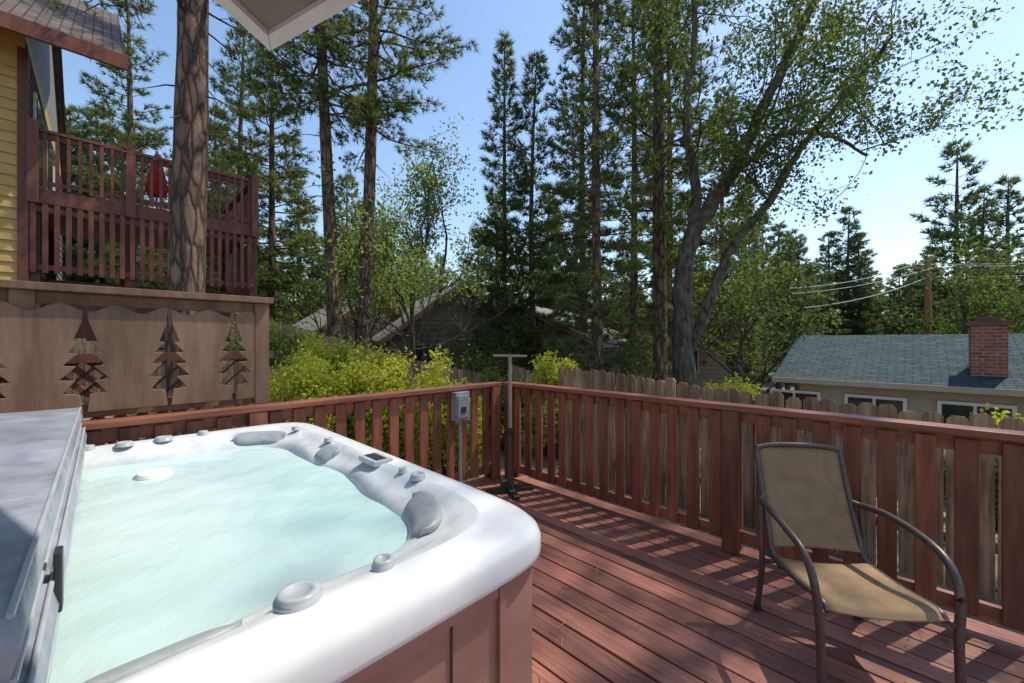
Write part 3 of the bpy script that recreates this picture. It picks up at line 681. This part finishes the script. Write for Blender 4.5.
# ---------------------------------------------------------------- vegetation
def unit(v): return v/(np.linalg.norm(v, axis=-1, keepdims=True)+1e-9)
def needles(b, P, D, K, ln, wd_, spread, r, mat=1):
    n = len(P)
    if n == 0: return
    P = np.repeat(P, K, 0); D = np.repeat(D, K, 0)
    d = unit(D + r.normal(0, spread, D.shape)); l = ln*r.uniform(.7, 1.2, (len(P), 1))
    s_ = unit(np.cross(d, r.normal(0, 1, d.shape)))*wd_
    V = np.stack([P-s_, P+s_, P+d*l], 1).reshape(-1, 3)
    b.add(V, np.arange(len(V)).reshape(-1, 3), mat)
def pine(name, h, r0, cs, R, nb, K, ln, wd_, seed, tufts=1.0, lean=(0,0), dead=8, leaf=None, loc=None, near=False, gap=.0):
    r = np.random.default_rng(seed); b = MB()
    zz = np.linspace(0, 1, 90 if near else 14); bend = r.normal(0, .010*h, 2)
    TP = np.stack([lean[0]*zz*h + bend[0]*np.sin(zz*3.1), lean[1]*zz*h + bend[1]*np.sin(zz*3.1), zz*h], -1)
    rad = r0*(1-zz)**.75*.97+.015; rad[0] *= 1.25
    b.tube(TP, rad, 30 if near else 12, 0, rough=.022 if near else 0.01, r=r)
    def trunk(z): 
        t_ = z/h; return np.array([np.interp(t_, zz, TP[:,0]), np.interp(t_, zz, TP[:,1]), z])
    allP, allD = [], []
    ph = r.uniform(0, 6.28)
    for k in range(nb):
        t_ = (k+r.uniform(0,1))/nb; z = cs+(h-cs)*t_*.985
        if gap and r.uniform() < gap*(1+math.sin(z*1.7+ph)): continue
        az = k*2.4+r.uniform(-.8,.8)
        L = R*((1-t_)**.7*.92+.08)*(.55+.45*min(1, t_*5+.2))*r.uniform(.45, 1.25)
        el = -.25+.85*t_+r.uniform(-.2,.2)
        d = np.array([math.cos(az)*math.cos(el), math.sin(az)*math.cos(el), math.sin(el)])
        tt = np.linspace(0,1,6)[:,None]
        BP = trunk(z)+d*L*tt+np.array([0,0,1])*(tt**2*L*.22-tt*.06*L) + np.cumsum(r.normal(0,.02*L,(6,3)),0)*(tt>0)
        b.tube(BP, np.linspace(max(.008,.016*L+.006),.005,6), 4, 0, cap=False)
        nt_ = max(4, int(L*6.5*tufts)); side = np.array([-math.sin(az), math.cos(az), 0])
        for q in range(nt_):
            s_ = .25+.75*(q+r.uniform(0,1))/nt_
            p = np.array([np.interp(s_, tt[:,0], BP[:,c]) for c in range(3)])
            sg = 1 if q%2 else -1
            td = unit(d*.8+side*sg*r.uniform(.5,1.2)+np.array([0,0,r.uniform(-.25,.45)]))
            tl = (.16+.35*L*(1-s_)*.9)*r.uniform(.6,1.2)
            e = p+td*tl
            b.tube([p, e], [.006,.003], 3, 0, cap=False)
            m = max(1, int(round(tl/.13*tufts)))
            for w_ in range(m):
                f_ = 1-w_/(m+.0)*.75; allP.append(p+td*tl*f_+r.normal(0,.04,3)); allD.append(unit(td+np.array([0,0,.35])))
        allP.append(BP[-1]); allD.append(d+np.array([0,0,.3]))
    for k in range(dead):
        z = r.uniform(.25*cs, cs); az = r.uniform(0,6.28); L = r.uniform(.3,1.1); d = np.array([math.cos(az), math.sin(az), r.uniform(-.3,.2)])
        p = trunk(z); b.tube([p, p+d*L*.5, p+d*L+np.array([0,0,-.1])], [.02,.012,.004], 4, 0, cap=False)
    needles(b, np.array(allP), np.array(allD), K, ln, wd_, .6, r)
    ob = b.build(name, [M_bark, leaf or L_pine])
    if loc: ob.location = (loc[0], loc[1], gz(*loc)-.15)
    return ob

def leaves(b, P, n, spread, size, r, mat=1):
    Q = np.repeat(P, n, 0); Q = Q + r.normal(0, spread, Q.shape)
    a = unit(r.normal(0,1,Q.shape)+np.array([0,0,-.2])); c = unit(np.cross(a, r.normal(0,1,Q.shape)))
    s_ = size*r.uniform(.6,1.3,(len(Q),1))
    V = np.stack([Q, Q+a*s_*.5+c*s_*.32, Q+a*s_, Q+a*s_*.5-c*s_*.32], 1).reshape(-1,3)
    b.add(V, np.arange(len(V)).reshape(-1,4), mat)
def grow(b, p, d, L, rad, lev, r, tips, up=.12, ns=(2,4)):
    n = 4; pts = [p]; dd = d.copy()
    for i in range(n):
        dd = unit(dd+r.normal(0,.17,3)+np.array([0,0,up])); pts.append(pts[-1]+dd*L/n)
    pts = np.array(pts); b.tube(pts, np.linspace(rad, rad*.55, n+1), 7 if rad>.03 else 4, 0, cap=False)
    if lev <= 1: tips.append(pts[2]); tips.append(pts[3])
    if lev <= 0: tips.append(pts[-1]); return
    for k in range(r.integers(ns[0], ns[1]+1)):
        s_ = r.uniform(.35,1); q = pts[min(n, int(s_*n)+ (0 if k else 1))] if k else pts[-1]
        nd = unit(dd+r.normal(0,.62,3)); grow(b, q, nd, L*r.uniform(.6,.82), rad*.52, lev-1, r, tips, up, ns)
def decid(name, loc, h, r0, lev, nl, spread, size, leaf, seed, stems=1, L0=None, up=.12, minz=0):
    r = np.random.default_rng(seed); b = MB(); tips = []
    for s_ in range(stems):
        d = unit(np.array([r.normal(0,.15*stems), r.normal(0,.15*stems), 1.0])); grow(b, np.array([r.normal(0,.1),r.normal(0,.1),-.1]), d, L0 or h*.38, r0, lev, r, tips, up)
    T = np.array(tips); T = T[T[:,2] > minz]
    leaves(b, T, nl, spread, size, r)
    ob = b.build(name, [M_obark, leaf]); ob.location = (loc[0], loc[1], gz(*loc)-.1); return ob
def bush(name, loc, R, H, n, size, leaf, seed):
    r = np.random.default_rng(seed); b = MB(); tips = []
    for k in range(34):
        az = r.uniform(0,6.28); rr_ = R*math.sqrt(r.uniform(0,1)); e = np.array([math.cos(az)*rr_, math.sin(az)*rr_, H*r.uniform(.62,1)*(1-.5*(rr_/R)**2)])
        p0 = np.array([e[0]*.25, e[1]*.25, 0]); mid = (p0+e)/2+r.normal(0,.08,3)
        b.tube([p0, mid, e], [.02,.012,.004], 4, 0, cap=False)
        for s_ in (.45,.6,.75,.9,1,1): tips += [p0+(e-p0)*s_+r.normal(0,.09*R,3) for _ in range(5)]
    leaves(b, np.array(tips), n, .07*R+.03, size, r)
    ob = b.build(name, [M_obark, leaf]); ob.location = (loc[0], loc[1], gz(*loc)-.05); return ob

pine('shade_pine', 22, .215, 6.6, 3.2, 80, 14, .17, .006, 1, 1.0, (0.0,0), dead=16, loc=(-4.5, 5.5), near=True)
pine('shade_pine', 19, .18, 7.2, 2.6, 95, 14, .21, .010, 2, 1.15, (-.045,0), loc=(-4.75, 11.0), near=True, gap=.1)
pine('shade_pine', 20, .19, 7.0, 2.9, 100, 14, .21, .010, 3, 1.15, (.012,.0), loc=(-4.4, 11.8), near=True, gap=.1)
pine('shade_pine', 15, .11, 1.8, 1.25, 150, 14, .20, .011, 4, 1.2, (0,0), loc=(1.95, 9.0), gap=.15)
pine('shade_pine', 21, .20, 6.2, 2.4, 105, 14, .22, .011, 5, 1.15, (.0,0), loc=(4.05, 11.0), near=True, gap=.12)
pine('shade_pine', 17, .14, 2.2, 1.8, 150, 13, .24, .013, 6, 1.15, (0,0), loc=(3.9, 13.2), gap=.14)
pine('shade_pine', 15.0, .13, 1.5, 1.5, 155, 12, .26, .016, 7, 1.15, (0,0), loc=(-.3, 16), gap=.17)
pine('shade_pine', 14.5, .14, 2.5, 1.7, 140, 12, .26, .016, 8, 1.15, (0,0), loc=(1.0, 16.0), gap=.17)
pine('shade_pine', 20, .17, 3, 2.2, 155, 12, .26, .017, 9, 1.15, (0,0), loc=(3.0, 16.4), gap=.17)
pine('shade_pine', 14.5, .16, 2, 2.1, 125, 12, .26, .016, 10, 1.05, (0,0), loc=(-11.2, 17), gap=.15)
pine('shade_pine', 17.5, .2, 3, 2.4, 120, 12, .28, .018, 12, 1.0, (0,0), loc=(-17.6, 18.5), gap=.2)
pine('shade_pine', 12.5, .13, 1.5, 2.0, 130, 12, .24, .014, 13, 1.15, (0,0), loc=(-8.3, 14.0), gap=.15)
pine('shade_pine', 20, .18, 2.5, 2.4, 155, 12, .27, .018, 14, 1.15, (0,0), loc=(6.6, 17.5), gap=.17)
pine('shade_pine', 16, .16, 2.5, 2.1, 130, 12, .27, .018, 16, 1.1, (0,0), loc=(10.5, 20), gap=.15)
pine('shade_pine', 21, .3, 10.5, 2.8, 62, 12, .20, .010, 15, .9, (0,0), loc=(9.7, 5.7), gap=.38)  # added out of frame towards the sun, crown dapples the deck with shade
pine('shade_pine', 24, .3, 11.5, 3.0, 62, 12, .20, .010, 17, .9, (0,0), loc=(11.2, 7.6), gap=.38)  # second unseen pine, added to shade deck centre and tub side
b = MB(); r = np.random.default_rng(9)
P = spline([(-4.45,5.45,6.0),(-4.0,4.8,5.9),(-3.4,4.0,5.2),(-3.0,3.3,4.35),(-2.85,3.05,3.95)], 6); P[1:] += np.cumsum(r.normal(0,.012,(len(P)-1,3)),0)
b.tube(P, np.linspace(.035,.006,len(P)), 6, 0)
for k in range(16):
    p = P[r.integers(8,len(P))]; d = unit(r.normal(0,1,3)+np.array([0,-.3,-.6])); L = r.uniform(.1,.4)
    b.tube([p, p+d*L*.5+r.normal(0,.02,3), p+d*L], [.008,.005,.002], 4, 0)
b.build('overhanging_branch', [M_obark])

# oak
r = np.random.default_rng(21); b = MB(); tips = []
ox, oy = 3.84, 9.0; og = gz(ox, oy)
def limb(pts, r0, r1, lev, every, L, start=.3):
    P = spline(pts, 10); P[1:-1] += r.normal(0,.018,(len(P)-2,3)); n = len(P); rad = np.linspace(r0, r1, n)*(1+.06*np.sin(np.arange(n)*1.3)); b.tube(P, rad, 16 if r0>.1 else 7, 0, rough=.03, r=r)
    for i_ in range(int(n*start), n, every):
        d = unit(P[min(n-1,i_+1)]-P[i_-1]); nd = unit(d*.6+r.normal(0,.75,3)+np.array([0,0,.2]))
        grow(b, P[i_], nd, L*r.uniform(.7,1.2), max(.02,rad[i_]*.35), lev, r, tips, .08)
limb([(3.84,9,og-.3),(3.80,9,.8),(3.78,9,2.4),(3.98,9,3.75),(4.95,9.1,5.3),(5.6,9.1,6.7),(6.75,9,9.2),(7.3,8.8,11.5)], .26, .06, 3, 6, 1.9, .45)
limb([(3.86,9,1.2),(4.35,8.9,2.4),(4.75,8.8,3.5),(5.5,8.7,4.5),(6.1,8.5,5.6),(6.9,8.3,6.6),(7.6,8.1,7.6)], .13, .03, 3, 6, 1.6, .4)
limb([(3.98,9,3.75),(4.15,9.1,5.0),(3.95,9.2,6.6),(4.2,9.3,8.6),(4.1,9.3,11)], .13, .04, 3, 6, 1.7, .35)
limb([(4.95,9.1,5.3),(5.4,9.3,5.6),(6.4,9.6,6.4),(7.6,9.8,6.5),(8.6,9.8,6.0)], .09, .03, 3, 6, 1.5, .35)
leaves(b, np.array(tips), 11, .14, .085, r)
b.build('oak_tree', [M_obark, L_oak])

decid('deciduous_tree', (-3.3, 13), 8.5, .12, 4, 17, .2, .11, L_light, 31, stems=3, up=.2, L0=3.5, minz=3.2)
decid('deciduous_tree', (-6.0, 15.5), 7, .11, 4, 10, .2, .11, L_light, 32, stems=2, up=.16)
decid('deciduous_tree', (7.6, 12.6), 7.5, .12, 4, 10, .2, .11, L_oak, 33, stems=2, up=.14)
decid('deciduous_tree', (22, 19), 8.5, .15, 4, 14, .3, .16, L_oak, 34, stems=3, up=.14)
decid('deciduous_tree', (-.9, 15.0), 4.2, .07, 4, 8, .17, .10, L_olive, 37, stems=2, up=.1)

bs = [(-2.85,6.3,.85,2.05,L_bush),(-2.05,6.5,.7,2.0,L_bush),(-1.0,6.2,.66,2.05,L_bush),(-3.3,7.2,.8,1.9,L_bush),(.75,7.2,.5,1.95,L_bush),(4.1,7.6,.6,2.0,L_bush),
      (5.9,4.9,.5,1.3,L_olive),(-.2,7.6,.5,1.6,L_olive),(6.5,5.1,.6,1.9,L_bush),(-5.0,8.2,.9,1.6,L_olive),(2.4,7.8,.5,1.6,L_olive)]
for i_, (x_, y_, R_, H_, lf) in enumerate(bs):
    bush('leafy_bush', (x_, y_), R_, H_, 20 if lf is L_bush else 14, .06, lf, 50+i_)

forest = empty('distant_forest')
protos = []
for k in range(4):
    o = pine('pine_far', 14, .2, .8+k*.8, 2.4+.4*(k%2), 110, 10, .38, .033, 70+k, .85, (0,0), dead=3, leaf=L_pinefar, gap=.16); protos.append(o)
for k in range(2):
    o = decid('leafy_far', (0,0), 9, .16, 4, 11, .35, .22, L_oak if k else L_olive, 80+k, stems=3); protos.append(o)
fr = random.Random(5)
def far_tree(pr, x_, y_, s_, wscale=1.0):
    o = bpy.data.objects.new('tree', pr.data); scene.collection.objects.link(o); o.parent = forest
    o.location = (x_, y_, gz(x_, y_)-.2); o.scale = (s_*wscale, s_*wscale, s_); o.rotation_euler[2] = fr.uniform(0, 6.28)
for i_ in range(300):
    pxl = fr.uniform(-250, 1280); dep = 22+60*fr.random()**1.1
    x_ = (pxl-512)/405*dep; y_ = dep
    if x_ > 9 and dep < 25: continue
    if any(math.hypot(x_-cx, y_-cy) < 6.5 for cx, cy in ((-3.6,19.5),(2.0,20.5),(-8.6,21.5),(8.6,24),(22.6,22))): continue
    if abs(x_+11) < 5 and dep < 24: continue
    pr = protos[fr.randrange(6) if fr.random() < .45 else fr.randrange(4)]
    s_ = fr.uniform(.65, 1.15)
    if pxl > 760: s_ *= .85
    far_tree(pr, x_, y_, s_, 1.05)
for i_ in range(130):
    pxl = fr.uniform(-250, 1280); dep = 80+90*fr.random(); x_ = (pxl-512)/405*dep
    far_tree(protos[fr.randrange(4)], x_, dep, fr.uniform(.8,1.2), 1.4)
for x_, y_, s_ in ((33,30,1.3),(28,24,.9),(38,31,1.15),(21,34,1.0),(30,36,1.1),(17,25,.7),(14,24,.75),(19,27,.75),(12.5,22,.65)):
    far_tree(protos[int(x_)%4], x_, y_, s_)
for p in protos: bpy.data.objects.remove(p)
